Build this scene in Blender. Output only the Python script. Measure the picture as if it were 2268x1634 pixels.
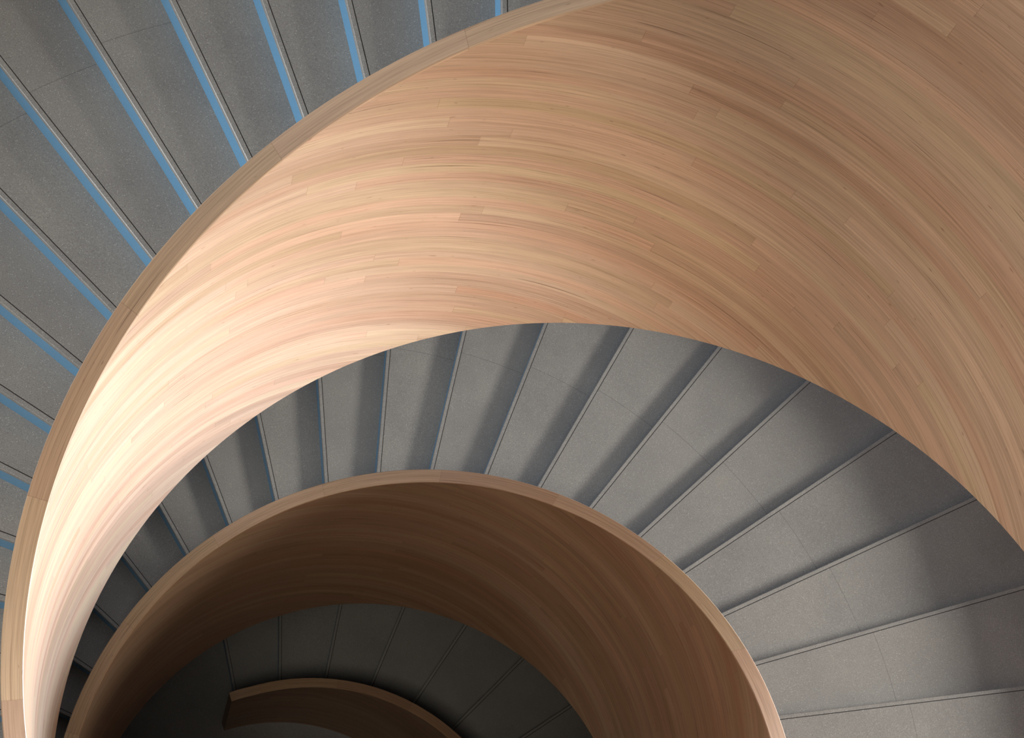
import bpy, bmesh, math
from math import sin, cos, pi, radians
from mathutils import Matrix, Vector

for o in list(bpy.data.objects):
    bpy.data.objects.remove(o, do_unlink=True)
scene = bpy.context.scene
COL = scene.collection

# ------------------------------------------------------------------ camera
W, HH = 2268, 1634
cam_d = bpy.data.cameras.new('camera')
cam_d.sensor_fit = 'HORIZONTAL'
cam_d.sensor_width = 36.0
cam_d.lens = 3373.5 / W * 36.0
cam_d.clip_start = 0.05
cam_d.clip_end = 200
cam = bpy.data.objects.new('camera', cam_d)
COL.objects.link(cam)
ax, ay, az = 0.4406, -0.2474, 0.4992
rot = Matrix.Rotation(az, 3, 'Z') @ Matrix.Rotation(ax, 3, 'X') @ Matrix.Rotation(ay, 3, 'Y')
cam.matrix_world = Matrix.Translation((-0.5142, -2.3408, 12.6411)) @ rot.to_4x4()
scene.camera = cam

# ------------------------------------------------------------------ world, light, exposure
scene.view_settings.view_transform = 'Standard'
scene.view_settings.look = 'None'
scene.view_settings.exposure = 0.1
scene.view_settings.gamma = 1.0
scene.view_settings.use_curve_mapping = False

world = bpy.data.worlds.new('overcast_sky')
scene.world = world
world.use_nodes = True
bg = world.node_tree.nodes['Background']
bg.inputs[0].default_value = (0.55, 0.68, 0.9, 1)
bg.inputs[1].default_value = 0.05


def area(name, loc, target, sx, sy, power, color, spread=180):
    d = bpy.data.lights.new(name, 'AREA')
    d.shape = 'RECTANGLE'
    d.size, d.size_y = sx, sy
    d.energy = power
    d.color = color
    d.spread = radians(spread)
    o = bpy.data.objects.new(name, d)
    COL.objects.link(o)
    o.location = loc
    v = Vector(target) - Vector(loc)
    o.rotation_euler = v.to_track_quat('-Z', 'Y').to_euler()
    return o


# daylight through the roof light
area('skylight_daylight', (-0.9, -7.3, 21.8), (-0.9, -7.3, 0), 4.6, 3.4, 720, (1.0, 0.93, 0.82))
# low bright daylight through the three tall windows on the right
area('right_window_daylight', (12.8, 6.6, 6.3), (-2.0, 0.0, 5.2), 4.0, 3.1, 3250, (0.80, 1.05, 1.50), 150)
area('right_window_daylight', (12.8, 0.5, 6.3), (-2.0, 0.0, 5.2), 4.0, 3.1, 1650, (0.86, 1.0, 1.27), 150)
area('right_window_daylight', (12.8, -5.6, 6.3), (-2.0, 0.0, 5.2), 4.0, 3.1, 1500, (1.0, 0.95, 0.92), 150)
# unseen high lamp, added to brighten the middle flight; its opening is made up
area('high_fill_light', (12.8, 6.6, 14.0), (0.0, 0.0, 5.2), 5.0, 4.2, 1150, (1.0, 0.96, 0.90), 150)
# daylight through the window on the left
area('left_window_and_fill', (-12.8, -3.0, 9.0), (0, 0.5, 5.0), 7.6, 5.0, 1100, (0.88, 0.93, 1.0))
area('left_window_and_fill', (-12.8, 5.0, 9.0), (0, 0.5, 5.0), 5.0, 5.0, 220, (0.66, 0.90, 1.28))  # added second lamp, unseen, to turn the middle treads and risers bluer

# ------------------------------------------------------------------ stair dimensions
RISE = 0.17
R_IN = 2.0318          # well-side face of the inner balustrade
R_CAP = 2.1325         # stair-side face of the inner balustrade
R_OUT = 5.45
CAP = 1.283
BOT = -1.665
TWO = 2 * pi


class Flight:
    def __init__(s, n_turn, th0, z0, k0, k1):
        s.step = TWO / n_turn
        s.th0, s.z0, s.k0, s.k1 = th0, z0, k0, k1

    def th(s, k):
        return s.th0 - k * s.step

    def z(s, k):
        return s.z0 + k * RISE


UP = Flight(41.2684 * 1.3355, pi + 0.0878, 4.7678, -5, 27)
MID = Flight(41.2684, pi, 0.0, -4, 21)
LOW = Flight(41.2684 * 0.7428, pi - 0.9151, -4.8353, 0, 22)
Z_GROUND = LOW.z(0) - RISE
Z_LAND1 = UP.z(UP.k0) - RISE      # landing between middle and upper flight
Z_TOP = UP.z(UP.k1 + 1)           # top landing


# ------------------------------------------------------------------ materials
def new_mat(name):
    m = bpy.data.materials.new(name)
    m.use_nodes = True
    nt = m.node_tree
    for n in list(nt.nodes):
        nt.nodes.remove(n)
    out = nt.nodes.new('ShaderNodeOutputMaterial')
    b = nt.nodes.new('ShaderNodeBsdfPrincipled')
    nt.links.new(b.outputs[0], out.inputs[0])
    return m, nt, b


def N(nt, kind, **kw):
    n = nt.nodes.new(kind)
    for k, v in kw.items():
        setattr(n, k, v)
    return n


def math_n(nt, op, a, b=None, c=None, clamp=False):
    n = nt.nodes.new('ShaderNodeMath')
    n.operation = op
    n.use_clamp = clamp
    for i, v in enumerate((a, b, c)):
        if v is None:
            continue
        if isinstance(v, (int, float)):
            n.inputs[i].default_value = v
        else:
            nt.links.new(v, n.inputs[i])
    return n.outputs[0]


def mix_c(nt, fac, a, b, blend='MIX'):
    n = nt.nodes.new('ShaderNodeMix')
    n.data_type = 'RGBA'
    n.blend_type = blend
    for sock, v in ((n.inputs[0], fac), (n.inputs[6], a), (n.inputs[7], b)):
        if isinstance(v, (int, float)):
            sock.default_value = v
        elif isinstance(v, tuple):
            sock.default_value = (*v, 1) if len(v) == 3 else v
        else:
            nt.links.new(v, sock)
    return n.outputs[2]


def ramp(nt, fac, stops, interp='LINEAR'):
    n = nt.nodes.new('ShaderNodeValToRGB')
    n.color_ramp.interpolation = interp
    els = n.color_ramp.elements
    while len(els) < len(stops):
        els.new(0.5)
    for e, (p, c) in zip(els, stops):
        e.position = p
        e.color = (*c, 1) if len(c) == 3 else c
    nt.links.new(fac, n.inputs[0])
    return n.outputs[0]


def grey(v):
    return (v, v, v)


def xyz(nt, x, y, z=0.0):
    n = nt.nodes.new('ShaderNodeCombineXYZ')
    for i, v in enumerate((x, y, z)):
        if isinstance(v, (int, float)):
            n.inputs[i].default_value = v
        else:
            nt.links.new(v, n.inputs[i])
    return n.outputs[0]


def noise(nt, vec, scale=1.0, detail=3.0, rough=0.55):
    n = nt.nodes.new('ShaderNodeTexNoise')
    nt.links.new(vec, n.inputs['Vector'])
    n.inputs['Scale'].default_value = scale
    n.inputs['Detail'].default_value = detail
    n.inputs['Roughness'].default_value = rough
    return n.outputs['Fac']


def white(nt, vec):
    n = nt.nodes.new('ShaderNodeTexWhiteNoise')
    n.noise_dimensions = '3D'
    nt.links.new(vec, n.inputs['Vector'])
    return n.outputs['Value']


def wood(name, row_h, board_l, tint, seed, rough=0.42, contrast=1.0, phase=None):
    """laminated pale hardwood; UV is in metres along (u) and across (v) the boards"""
    m, nt, b = new_mat(name)
    uv = nt.nodes.new('ShaderNodeUVMap')
    uv.uv_map = 'UVMap'
    sp = nt.nodes.new('ShaderNodeSeparateXYZ')
    nt.links.new(uv.outputs[0], sp.inputs[0])
    u, v = sp.outputs[0], sp.outputs[1]
    # gentle waviness of the laminations
    wav = noise(nt, xyz(nt, math_n(nt, 'MULTIPLY', u, 0.5), math_n(nt, 'MULTIPLY', v, 2.0), seed), 1.0, 1.0)
    vw = math_n(nt, 'ADD', v, math_n(nt, 'MULTIPLY', wav, 0.02))
    row = math_n(nt, 'FLOOR', math_n(nt, 'DIVIDE', v, row_h))
    rr = white(nt, xyz(nt, row, seed))
    uu = math_n(nt, 'ADD', math_n(nt, 'DIVIDE', u, board_l), math_n(nt, 'MULTIPLY', rr, 17.0) if phase is None else phase)
    col = math_n(nt, 'FLOOR', uu)
    fr = math_n(nt, 'FRACT', uu)
    br = white(nt, xyz(nt, row, col, seed + 3))
    br2 = white(nt, xyz(nt, col, row, seed + 9))
    base = ramp(nt, br, [(0.0, (0.345, 0.225, 0.145)), (0.3, (0.395, 0.268, 0.175)),
                         (0.6, (0.43, 0.30, 0.20)), (0.85, (0.47, 0.335, 0.225)),
                         (1.0, (0.51, 0.375, 0.25))])
    base = mix_c(nt, 0.5, base, (0.42, 0.29, 0.19))
    hue = ramp(nt, br2, [(0.0, (1.05, 0.95, 0.92)), (0.5, (1, 1, 1)), (1.0, (0.99, 1.03, 0.92))])
    base = mix_c(nt, 0.8, base, hue, 'MULTIPLY')
    # broad streaks, then fine lamination lines
    off = math_n(nt, 'MULTIPLY', br, 30.0)
    s1 = noise(nt, xyz(nt, math_n(nt, 'MULTIPLY', u, 0.7), math_n(nt, 'MULTIPLY', vw, 26.0), off), 1.0, 4.0, 0.6)
    s2 = noise(nt, xyz(nt, math_n(nt, 'MULTIPLY', u, 1.6), math_n(nt, 'MULTIPLY', vw, 120.0), off), 1.0, 4.0, 0.65)
    s3 = noise(nt, xyz(nt, math_n(nt, 'MULTIPLY', u, 5.0), math_n(nt, 'MULTIPLY', vw, 420.0), off), 1.0, 2.0, 0.6)
    c = mix_c(nt, 1.0, base, ramp(nt, s1, [(0.28, grey(0.90)), (0.5, grey(1.0)), (0.72, grey(1.07))]), 'MULTIPLY')
    c = mix_c(nt, 1.0, c, ramp(nt, s2, [(0.3, (0.77, 0.73, 0.69)), (0.5, grey(1.0)), (0.7, grey(1.13))]), 'MULTIPLY')
    c = mix_c(nt, 1.0, c, ramp(nt, s3, [(0.3, grey(0.84)), (0.6, grey(1.07))]), 'MULTIPLY')
    # large drifting tone differences of the veneer
    s4 = noise(nt, xyz(nt, math_n(nt, 'MULTIPLY', u, 0.5), math_n(nt, 'MULTIPLY', v, 1.6), seed + 5), 1.0, 2.0, 0.5)
    c = mix_c(nt, 1.0, c, ramp(nt, s4, [(0.3, (0.92, 0.87, 0.83)), (0.55, grey(1.0)), (0.75, (1.05, 1.05, 1.02))]), 'MULTIPLY')
    # dark hairline checks and small knots
    ck = noise(nt, xyz(nt, math_n(nt, 'MULTIPLY', u, 1.3), math_n(nt, 'MULTIPLY', vw, 70.0), seed + 21), 1.0, 2.0, 0.5)
    c = mix_c(nt, ramp(nt, ck, [(0.68, grey(0)), (0.72, grey(0.55))]), c, (0.11, 0.055, 0.03))
    kn = noise(nt, xyz(nt, math_n(nt, 'MULTIPLY', u, 16.0), math_n(nt, 'MULTIPLY', vw, 55.0), seed + 33), 1.0, 1.0, 0.5)
    c = mix_c(nt, ramp(nt, kn, [(0.72, grey(0)), (0.80, grey(0.55))]), c, (0.17, 0.085, 0.045))
    # butt joint at the end of each board
    jw = 0.003 / board_l
    jt = math_n(nt, 'LESS_THAN', fr, jw)
    c = mix_c(nt, math_n(nt, 'MULTIPLY', jt, 0.35), c, (0.20, 0.11, 0.06))
    c = mix_c(nt, 1.0, c, tint, 'MULTIPLY')
    nt.links.new(c, b.inputs['Base Color'])
    b.inputs['Roughness'].default_value = rough
    b.inputs['Specular IOR Level'].default_value = 0.35
    return m


def terrazzo(name, colr, rough=0.5, joint=True):
    m, nt, b = new_mat(name)
    tc = nt.nodes.new('ShaderNodeTexCoord')
    oi = nt.nodes.new('ShaderNodeObjectInfo')
    vm = nt.nodes.new('ShaderNodeVectorMath')
    vm.operation = 'ADD'
    nt.links.new(tc.outputs['Object'], vm.inputs[0])
    k = nt.nodes.new('ShaderNodeVectorMath')
    k.operation = 'SCALE'
    k.inputs[0].default_value = (37.0, 19.0, 53.0)
    nt.links.new(oi.outputs['Random'], k.inputs['Scale'])
    nt.links.new(k.outputs[0], vm.inputs[1])
    P = vm.outputs[0]
    cl = noise(nt, P, 1.6, 4.0, 0.6)
    c = mix_c(nt, 1.0, colr, ramp(nt, cl, [(0.3, (0.88, 0.88, 0.89)), (0.5, grey(1)), (0.7, (1.10, 1.09, 1.07))]), 'MULTIPLY')
    fine = noise(nt, P, 170.0, 2.0, 0.7)
    c = mix_c(nt, 1.0, c, ramp(nt, fine, [(0.3, grey(0.78)), (0.5, grey(1)), (0.7, grey(1.25))]), 'MULTIPLY')
    vo = nt.nodes.new('ShaderNodeTexVoronoi')
    vo.inputs['Scale'].default_value = 120.0
    nt.links.new(P, vo.inputs['Vector'])
    rnd = nt.nodes.new('ShaderNodeSeparateColor')
    nt.links.new(vo.outputs['Color'], rnd.inputs[0])
    sel = math_n(nt, 'GREATER_THAN', rnd.outputs[0], 0.86)
    near = math_n(nt, 'LESS_THAN', vo.outputs['Distance'], 0.28)
    c = mix_c(nt, math_n(nt, 'MULTIPLY', math_n(nt, 'MULTIPLY', sel, near), 0.6), c, (0.72, 0.70, 0.66))
    sel2 = math_n(nt, 'LESS_THAN', rnd.outputs[1], 0.10)
    c = mix_c(nt, math_n(nt, 'MULTIPLY', math_n(nt, 'MULTIPLY', sel2, near), 0.5), c, (0.08, 0.08, 0.08))
    if joint:   # hairline joint between the two slabs of a tread, at a fixed radius
        ln = nt.nodes.new('ShaderNodeVectorMath')
        ln.operation = 'LENGTH'
        mp = nt.nodes.new('ShaderNodeVectorMath')
        mp.operation = 'MULTIPLY'
        mp.inputs[1].default_value = (1, 1, 0)
        nt.links.new(tc.outputs['Object'], mp.inputs[0])
        nt.links.new(mp.outputs[0], ln.inputs[0])
        d = math_n(nt, 'ABSOLUTE', math_n(nt, 'SUBTRACT', ln.outputs['Value'], 3.75))
        jn = math_n(nt, 'LESS_THAN', d, 0.0022)
        c = mix_c(nt, math_n(nt, 'MULTIPLY', jn, 0.45), c, (0.08, 0.075, 0.07))
    nt.links.new(c, b.inputs['Base Color'])
    b.inputs['Roughness'].default_value = rough
    b.inputs['Specular IOR Level'].default_value = 0.4
    return m


def plain(name, colr, rough, metal=0.0, var=0.08, scale=30.0):
    m, nt, b = new_mat(name)
    tc = nt.nodes.new('ShaderNodeTexCoord')
    f = noise(nt, tc.outputs['Object'], scale, 3.0)
    c = mix_c(nt, 1.0, colr, ramp(nt, f, [(0.3, grey(1 - var)), (0.7, grey(1 + var))]), 'MULTIPLY')
    nt.links.new(c, b.inputs['Base Color'])
    b.inputs['Roughness'].default_value = rough
    b.inputs['Metallic'].default_value = metal
    return m


M_PANEL = wood('laminated_wood_panel', 0.075, 2.3, (0.97, 0.89, 0.82), 2.0)
M_CAP = wood('wood_cap', 0.40, 0.77, (1.02, 0.94, 0.86), 7.0, contrast=0.5, phase=0.775)
M_TREAD = terrazzo('grey_terrazzo', (0.305, 0.292, 0.265))
M_NOSE = terrazzo('grey_terrazzo_nosing', (0.33, 0.317, 0.29), 0.28, joint=False)
M_FLOOR = terrazzo('grey_terrazzo_floor', (0.24, 0.23, 0.21), joint=False)
M_RISER = plain('riser_sky_tint', (0.15, 0.37, 0.58), 0.36, 0.0, 0.07, 90.0)  # blue sky light on the risers is put into the base colour
M_GROOVE = plain('dark_rubber', (0.02, 0.015, 0.012), 0.7)
M_PLASTER = plain('dark_plaster', (0.20, 0.19, 0.18), 0.8)  # unseen walls and ceiling, darkened to cut light bounced onto the treads
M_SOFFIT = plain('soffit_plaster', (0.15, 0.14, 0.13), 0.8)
M_FRAME = plain('window_frame_metal', (0.25, 0.26, 0.27), 0.4, 0.6)


# ------------------------------------------------------------------ helpers
def obj(name, bm, mat, parent=None, smooth=False):
    me = bpy.data.meshes.new(name)
    bmesh.ops.recalc_face_normals(bm, faces=bm.faces)
    bm.to_mesh(me)
    bm.free()
    me.materials.append(mat)
    if smooth:
        for p in me.polygons:
            p.use_smooth = True
        me.set_sharp_from_angle(angle=radians(35))
    o = bpy.data.objects.new(name, me)
    COL.objects.link(o)
    if parent:
        o.parent = parent
    return o


def empty(name, loc=(0, 0, 0)):
    o = bpy.data.objects.new(name, None)
    COL.objects.link(o)
    o.location = loc
    o.empty_display_size = 0.3
    return o


def tag(o, label=None, cat=None, group=None, kind=None):
    if label: o['label'] = label
    if cat: o['category'] = cat
    if group: o['group'] = group
    if kind: o['kind'] = kind
    return o


def sweep(path, prof, uvmode):
    """path: list of (theta, z); prof: closed list of (radius, dz) seen in section.
    uvmode 'wall': v = height in the world; 'cap': v = radius."""
    bm = bmesh.new()
    uvl = bm.loops.layers.uv.new('UVMap')
    rings = []
    for th, z in path:
        rings.append([bm.verts.new((r * cos(th), r * sin(th), z + dz)) for r, dz in prof])
    n = len(prof)
    for i in range(len(path) - 1):
        for j in range(n):
            j2 = (j + 1) % n
            f = bm.faces.new((rings[i][j], rings[i + 1][j], rings[i + 1][j2], rings[i][j2]))
            idx = ((i, j), (i + 1, j), (i + 1, j2), (i, j2))
            for lp, (a, bb) in zip(f.loops, idx):
                r, dz = prof[bb]
                u = -path[a][0] * 2.05
                v = (path[a][1] + dz) if uvmode == 'wall' else r
                if uvmode == 'wall' and abs(prof[j][1] - prof[j2][1]) < 1e-6:
                    v = path[a][1] + dz + r
                lp[uvl].uv = (u, v)
    for ring, th in ((rings[0], path[0][0]), (rings[-1], path[-1][0])):
        f = bm.faces.new(ring)
        for lp in f.loops:
            co = lp.vert.co
            lp[uvl].uv = (co.xy.length, co.z)
    return bm


def flight_path(fl, ka, kb, sub=4):
    n = int(round((kb - ka) * sub))
    return [(fl.th(ka + i / sub), fl.z(ka + i / sub)) for i in range(n + 1)]


# ------------------------------------------------------------------ steps
D_RISER = -0.017      # riser face, measured from the radial line
D_GROOVE = 0.010      # centre of the anti-slip groove
G_HALF = 0.0028


def line_pt(r, th, d):
    """point at radius ~r on the line parallel to the radial line th, shifted d up the stair"""
    s = math.sqrt(max(r * r - d * d, 0))
    return (s * cos(th) + d * sin(th), s * sin(th) - d * cos(th))


def wedge(bm, th_a, d_a, th_b, d_b, z0, z1, chamfer=0.0, seg=8):
    """prism between two near-radial lines and the arcs r = R_CAP and r = R_OUT"""
    ri, ro = R_CAP, R_OUT
    a0, a1 = line_pt(ri, th_a, d_a), line_pt(ro, th_a, d_a)
    b0, b1 = line_pt(ri, th_b, d_b), line_pt(ro, th_b, d_b)
    def arc(p, q, r):
        t0, t1 = math.atan2(p[1], p[0]), math.atan2(q[1], q[0])
        while t1 - t0 > pi: t1 -= TWO
        while t1 - t0 < -pi: t1 += TWO
        return [(r * cos(t0 + (t1 - t0) * i / seg), r * sin(t0 + (t1 - t0) * i / seg)) for i in range(seg + 1)]
    outer = arc(a1, b1, ro)
    inner = arc(b0, a0, ri)
    pts = outer + inner
    lo = [bm.verts.new((x, y, z0)) for x, y in pts]
    hi = [bm.verts.new((x, y, z1)) for x, y in pts]
    n = len(pts)
    bm.faces.new(hi)
    bm.faces.new(lo[::-1])
    for i in range(n):
        j = (i + 1) % n
        bm.faces.new((lo[i], lo[j], hi[j], hi[i]))
    return bm


def nosing_mesh():
    """narrow stone nosing with an eased front edge, along the +X radial line"""
    bm = bmesh.new()
    x0, x1 = R_CAP, R_OUT
    g = D_GROOVE - G_HALF
    e = 0.004
    # section (d, z), d positive up the stair -> world y = -d at theta 0
    sec = [(D_RISER - 0.003, -0.030), (D_RISER - 0.003, -e), (D_RISER - 0.003 + e, 0.0), (g, 0.0), (g, -0.030)]
    A = [bm.verts.new((x0, -d, z)) for d, z in sec]
    B = [bm.verts.new((x1, -d, z)) for d, z in sec]
    bm.faces.new(A)
    bm.faces.new(B[::-1])
    for i in range(len(sec)):
        j = (i + 1) % len(sec)
        bm.faces.new((A[i], B[i], B[j], A[j]))
    return bm


def box_between(bm, x0, x1, y0, y1, z0, z1):
    v = [bm.verts.new(c) for c in ((x0, y0, z0), (x1, y0, z0), (x1, y1, z0), (x0, y1, z0),
                                   (x0, y0, z1), (x1, y0, z1), (x1, y1, z1), (x0, y1, z1))]
    for f in ((0, 1, 2, 3), (4, 5, 6, 7), (0, 1, 5, 4), (1, 2, 6, 5), (2, 3, 7, 6), (3, 0, 4, 7)):
        bm.faces.new([v[i] for i in f])


def make_step(fl, parent):
    """first step of a flight, built at theta = 0; the object is then turned about the axis"""
    g = D_GROOVE + G_HALF
    s = obj('step', wedge(bmesh.new(), 0.0, g, -fl.step, D_RISER + 0.012, -0.045, 0.0), M_TREAD, parent)
    nose = obj('nosing', nosing_mesh(), M_NOSE, s)
    x0, x1 = R_CAP, R_OUT
    bm = bmesh.new()
    box_between(bm, x0, x1, -D_GROOVE - G_HALF, -D_GROOVE + G_HALF, -0.030, -0.0012)
    strip = obj('anti_slip_strip', bm, M_GROOVE, s)
    strip['label'] = 'dark inlaid anti-slip line'
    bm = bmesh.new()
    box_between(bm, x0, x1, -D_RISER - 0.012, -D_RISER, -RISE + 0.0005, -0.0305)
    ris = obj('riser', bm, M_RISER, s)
    ris['label'] = 'riser face, blue sky light put into its colour'
    return s


def build_flight(fl, label, name='stair_flight'):
    root = empty(name, (0, 0, fl.z(fl.k0) - RISE))
    tag(root, label, 'staircase')
    base = root.location.z
    proto = make_step(fl, root)
    kids = list(proto.children)
    for k in range(fl.k0, fl.k1 + 1):
        if k == fl.k0:
            s = proto
        else:
            s = proto.copy()
            COL.objects.link(s)
            s.parent = root
            for c in kids:
                q = c.copy()
                COL.objects.link(q)
                q.parent = s
        s.location = (0, 0, fl.z(k) - base)
        s.rotation_euler = (0, 0, fl.th(k))
    # sloping underside of the flight
    path = [(t, z - base) for t, z in flight_path(fl, fl.k0, fl.k1 + 1, 2)]
    sof = obj('soffit', sweep(path, [(R_CAP, -0.26), (R_OUT, -0.26), (R_OUT, -0.50), (R_CAP, -0.50)], 'wall'),
              M_SOFFIT, root, True)
    return root


upper = build_flight(UP, 'upper curved flight of grey terrazzo steps with sky light painted blue on the risers, outside the big pale wooden balustrade')
middle = build_flight(MID, 'middle curved flight of grey terrazzo steps sweeping between the two wooden balustrades')
lower = build_flight(LOW, 'lowest, dim flight of grey steps down inside the dark wooden spiral')


def landing(parent, th_a, th_b, z, name='landing'):
    bm = bmesh.new()
    base = parent.location.z
    n = 40
    path = [(th_a + (th_b - th_a) * i / n, z - base) for i in range(n + 1)]
    ri, ro = R_CAP, R_OUT
    bm = sweep(path, [(ri, 0), (ro, 0), (ro, -0.5), (ri, -0.5)], 'wall')
    return obj(name, bm, M_FLOOR, parent, True)


landing(middle, MID.th(MID.k1 + 1), UP.th(UP.k0) - TWO, Z_LAND1)
landing(upper, UP.th(UP.k1 + 1), UP.th(UP.k1 + 1) - radians(76), Z_TOP)

# ------------------------------------------------------------------ balustrades
CAP_T = 0.016
CAP_O = 0.003


def balustrade(name, path, label, r0=R_IN, r1=R_CAP, bot=BOT, floor_z=None, cap=CAP):
    z0 = path[0][1]
    root = empty(name, (r0 * cos(path[0][0]), r0 * sin(path[0][0]), 0))
    tag(root, label, 'balustrade')
    # panel: bottom follows the flight unless it stands on the floor
    bm = bmesh.new()
    uvl = bm.loops.layers.uv.new('UVMap')
    rings = []
    ox, oy = root.location.x, root.location.y
    a, b2 = r0 + CAP_O, r1 - CAP_O
    for th, z in path:
        zb = z + bot
        if floor_z is not None:
            zb = max(zb, floor_z)
        zt = z + cap - CAP_T
        rings.append([(bm.verts.new((r * cos(th) - ox, r * sin(th) - oy, q)), r, q)
                      for r, q in ((a, zb), (a, zt), (b2, zt), (b2, zb))])
    def face(vs, us):
        f = bm.faces.new([v[0] for v in vs])
        for lp, v, u in zip(f.loops, vs, us):
            lp[uvl].uv = (u, v[2])
    for i in range(len(rings) - 1):
        u0, u1 = -path[i][0] * 2.05, -path[i + 1][0] * 2.05
        for j in range(4):
            k = (j + 1) % 4
            face((rings[i][j], rings[i + 1][j], rings[i + 1][k], rings[i][k]), (u0, u1, u1, u0))
    face(rings[0], [v[1] for v in rings[0]])
    face(rings[-1], [v[1] for v in rings[-1]])
    obj('wood_panel', bm, M_PANEL, root, True)
    e = 0.004
    prof = [(r0, cap - CAP_T), (r0, cap - e), (r0 + e, cap), (r1 - e, cap), (r1, cap - e), (r1, cap - CAP_T)]
    cb = sweep(path, prof, 'cap')
    for v in cb.verts:
        v.co.x -= ox
        v.co.y -= oy
    c = obj('handrail_cap', cb, M_CAP, root, True)
    return root


flat = lambda t0, t1, z, n=30: [(t0 + (t1 - t0) * i / n, z) for i in range(n + 1)]

up_path = flight_path(UP, UP.k0, UP.k1 + 1) + flat(UP.th(UP.k1 + 1), UP.th(UP.k1 + 1) - radians(76), Z_TOP)[1:]
balustrade('balustrade', up_path,
           'big curved laminated wood balustrade, pale and brightly lit at left, browner to the upper right')
mid_path = flight_path(MID, MID.k0, MID.k1 + 1) + flat(MID.th(MID.k1 + 1), UP.th(UP.k0) - TWO + 0.002, Z_LAND1)[1:]
balustrade('balustrade', mid_path,
           'middle ring of dark brown wooden balustrade, its cap paling towards the lower right')
th_s = radians(133.0)
k_s = (LOW.th0 - th_s) / LOW.step
low_path = []
n_r = 10
# the end of the lowest rail drops in a short rounded turn before its post
for i in range(n_r + 1):
    t = i / n_r
    k = k_s + (0.0 - k_s) * t
    low_path.append((LOW.th(k), LOW.z(0) - 0.035 * (1 - t) ** 2))
low_path += flight_path(LOW, 0, LOW.k1 + 1)[1:]
balustrade('balustrade', low_path,
           'smallest and darkest wooden balustrade, ending in a post at the floor, bottom of the well',
           floor_z=Z_GROUND)

# outer balustrades (beyond the frame; they shade the outer ends of the treads)
for fl, lab in ((UP, 'outer'), (MID, 'outer'), (LOW, 'outer')):
    p = flight_path(fl, fl.k0, fl.k1 + 1)
    o = balustrade('outer_balustrade', p, {UP: 'outer wooden balustrade of the upper flight',
                                           MID: 'outer wooden balustrade of the middle flight',
                                           LOW: 'outer wooden balustrade of the lowest flight'}[fl],
                   R_OUT, R_OUT + 0.1, -0.6, floor_z=Z_GROUND)

# ------------------------------------------------------------------ the building round the stair
RX = 13.0
Z_CEIL = 22.0


def slab_with_hole(name, z, r_hole, half, mat, th=0.35):
    bm = bmesh.new()
    n = 64
    top, bot = [], []
    def sq(t):
        c, s = cos(t), sin(t)
        k = half / max(abs(c), abs(s))
        return (k * c, k * s)
    for zz in (z, z - th):
        inn = [bm.verts.new((r_hole * cos(TWO * i / n), r_hole * sin(TWO * i / n), zz)) for i in range(n)]
        out = [bm.verts.new((*sq(TWO * i / n), zz)) for i in range(n)]
        for i in range(n):
            j = (i + 1) % n
            bm.faces.new((inn[i], out[i], out[j], inn[j]))
        (top if zz == z else bot).extend((inn, out))
    for a, b in ((top[0], bot[0]), (top[1], bot[1])):
        for i in range(n):
            j = (i + 1) % n
            bm.faces.new((a[i], a[j], b[j], b[i]))
    o = obj(name, bm, mat)
    tag(o, kind='structure')
    return o


bm = bmesh.new()
box_between(bm, -RX, RX, -RX, RX, Z_GROUND - 0.3, Z_GROUND)
tag(obj('floor', bm, M_FLOOR), kind='structure')
slab_with_hole('floor_middle', MID.z(MID.k0) - RISE, R_OUT + 0.13, RX, M_FLOOR)
slab_with_hole('floor_upper', Z_LAND1, R_OUT + 0.13, RX, M_FLOOR)


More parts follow.
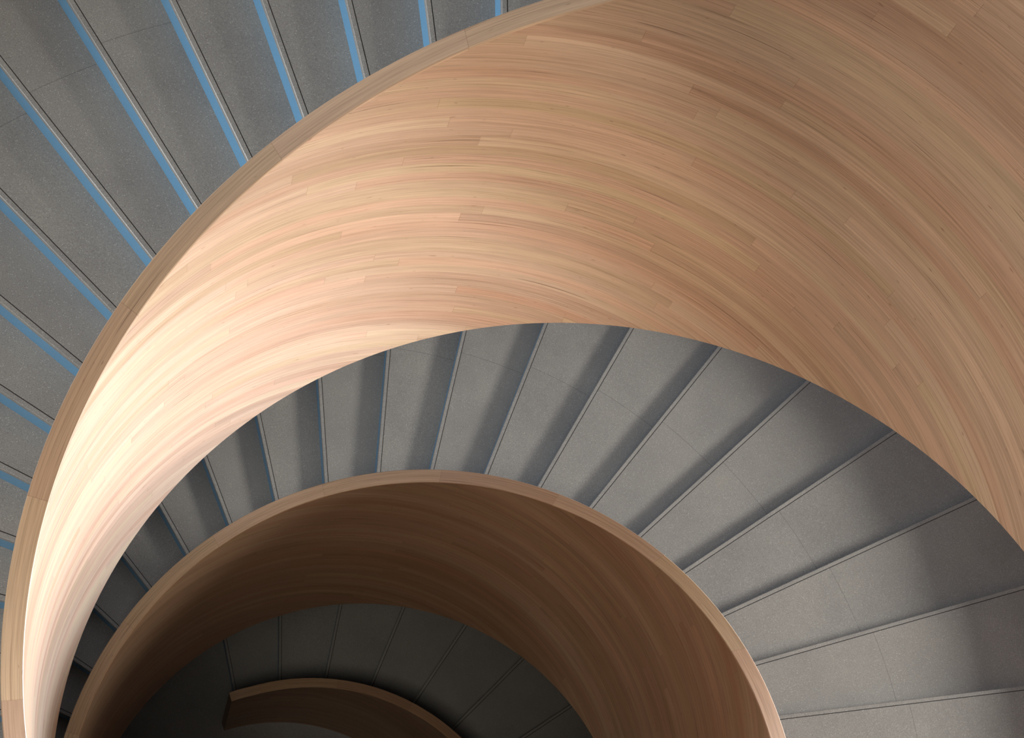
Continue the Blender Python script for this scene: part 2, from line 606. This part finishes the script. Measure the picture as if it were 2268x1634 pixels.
def wall(name, axis, sign, openings):
    """wall of the hall with rectangular openings [(a0,a1,z0,z1)] along the other axis"""
    bm = bmesh.new()
    t = 0.3
    za, zb = Z_GROUND, Z_CEIL
    xs = sorted({-RX, RX, *[v for o in openings for v in o[:2]]})
    zs = sorted({za, zb, *[v for o in openings for v in o[2:]]})
    for i in range(len(xs) - 1):
        for j in range(len(zs) - 1):
            cx, cz = (xs[i] + xs[i + 1]) / 2, (zs[j] + zs[j + 1]) / 2
            if any(o[0] < cx < o[1] and o[2] < cz < o[3] for o in openings):
                continue
            lo, hi = sorted((sign * RX, sign * (RX + t)))
            if axis == 'x':
                box_between(bm, lo, hi, xs[i], xs[i + 1], zs[j], zs[j + 1])
            else:
                box_between(bm, xs[i], xs[i + 1], lo, hi, zs[j], zs[j + 1])
    tag(obj(name, bm, M_PLASTER), kind='structure')


WIN_R = [(4.5, 8.7, 4.6, 8.0), (-1.6, 2.6, 4.6, 8.0), (-7.7, -3.5, 4.6, 8.0),
         (4.0, 9.2, 11.8, 16.2)]  # this high opening is made up for the added fill lamp
WIN_L = [(-7.0, 1.0, 6.4, 11.6), (2.4, 7.6, 6.4, 11.6)]  # second opening is made up for the added blue lamp
wall('wall_right', 'x', 1, WIN_R)
wall('wall_left', 'x', -1, WIN_L)
wall('wall_back', 'y', 1, [])
wall('wall_front', 'y', -1, [])


def window(name, sign, w):
    bm = bmesh.new()
    y0, y1, z0, z1 = w
    x = sign * (RX + 0.15)
    f = 0.06
    for a, b, c, d in ((y0, y1, z0, z0 + f), (y0, y1, z1 - f, z1), (y0, y0 + f, z0, z1), (y1 - f, y1, z0, z1),
                       ((y0 + y1) / 2 - f / 2, (y0 + y1) / 2 + f / 2, z0, z1)):
        box_between(bm, x - 0.04, x + 0.04, a, b, c, d)
    tag(obj(name, bm, M_FRAME), kind='structure')


for i, w in enumerate(WIN_R):
    window('window_%d' % (i + 1), 1, w)
for i, w in enumerate(WIN_L):
    window('window_%d' % (i + 5), -1, w)

# ceiling with a square roof light over the well
bm = bmesh.new()
h = (-3.3, 1.5, -9.1, -5.5)
for a in ((-RX, h[0], -RX, RX), (h[1], RX, -RX, RX), (h[0], h[1], -RX, h[2]), (h[0], h[1], h[3], RX)):
    box_between(bm, a[0], a[1], a[2], a[3], Z_CEIL, Z_CEIL + 0.3)
tag(obj('ceiling', bm, M_PLASTER), kind='structure')
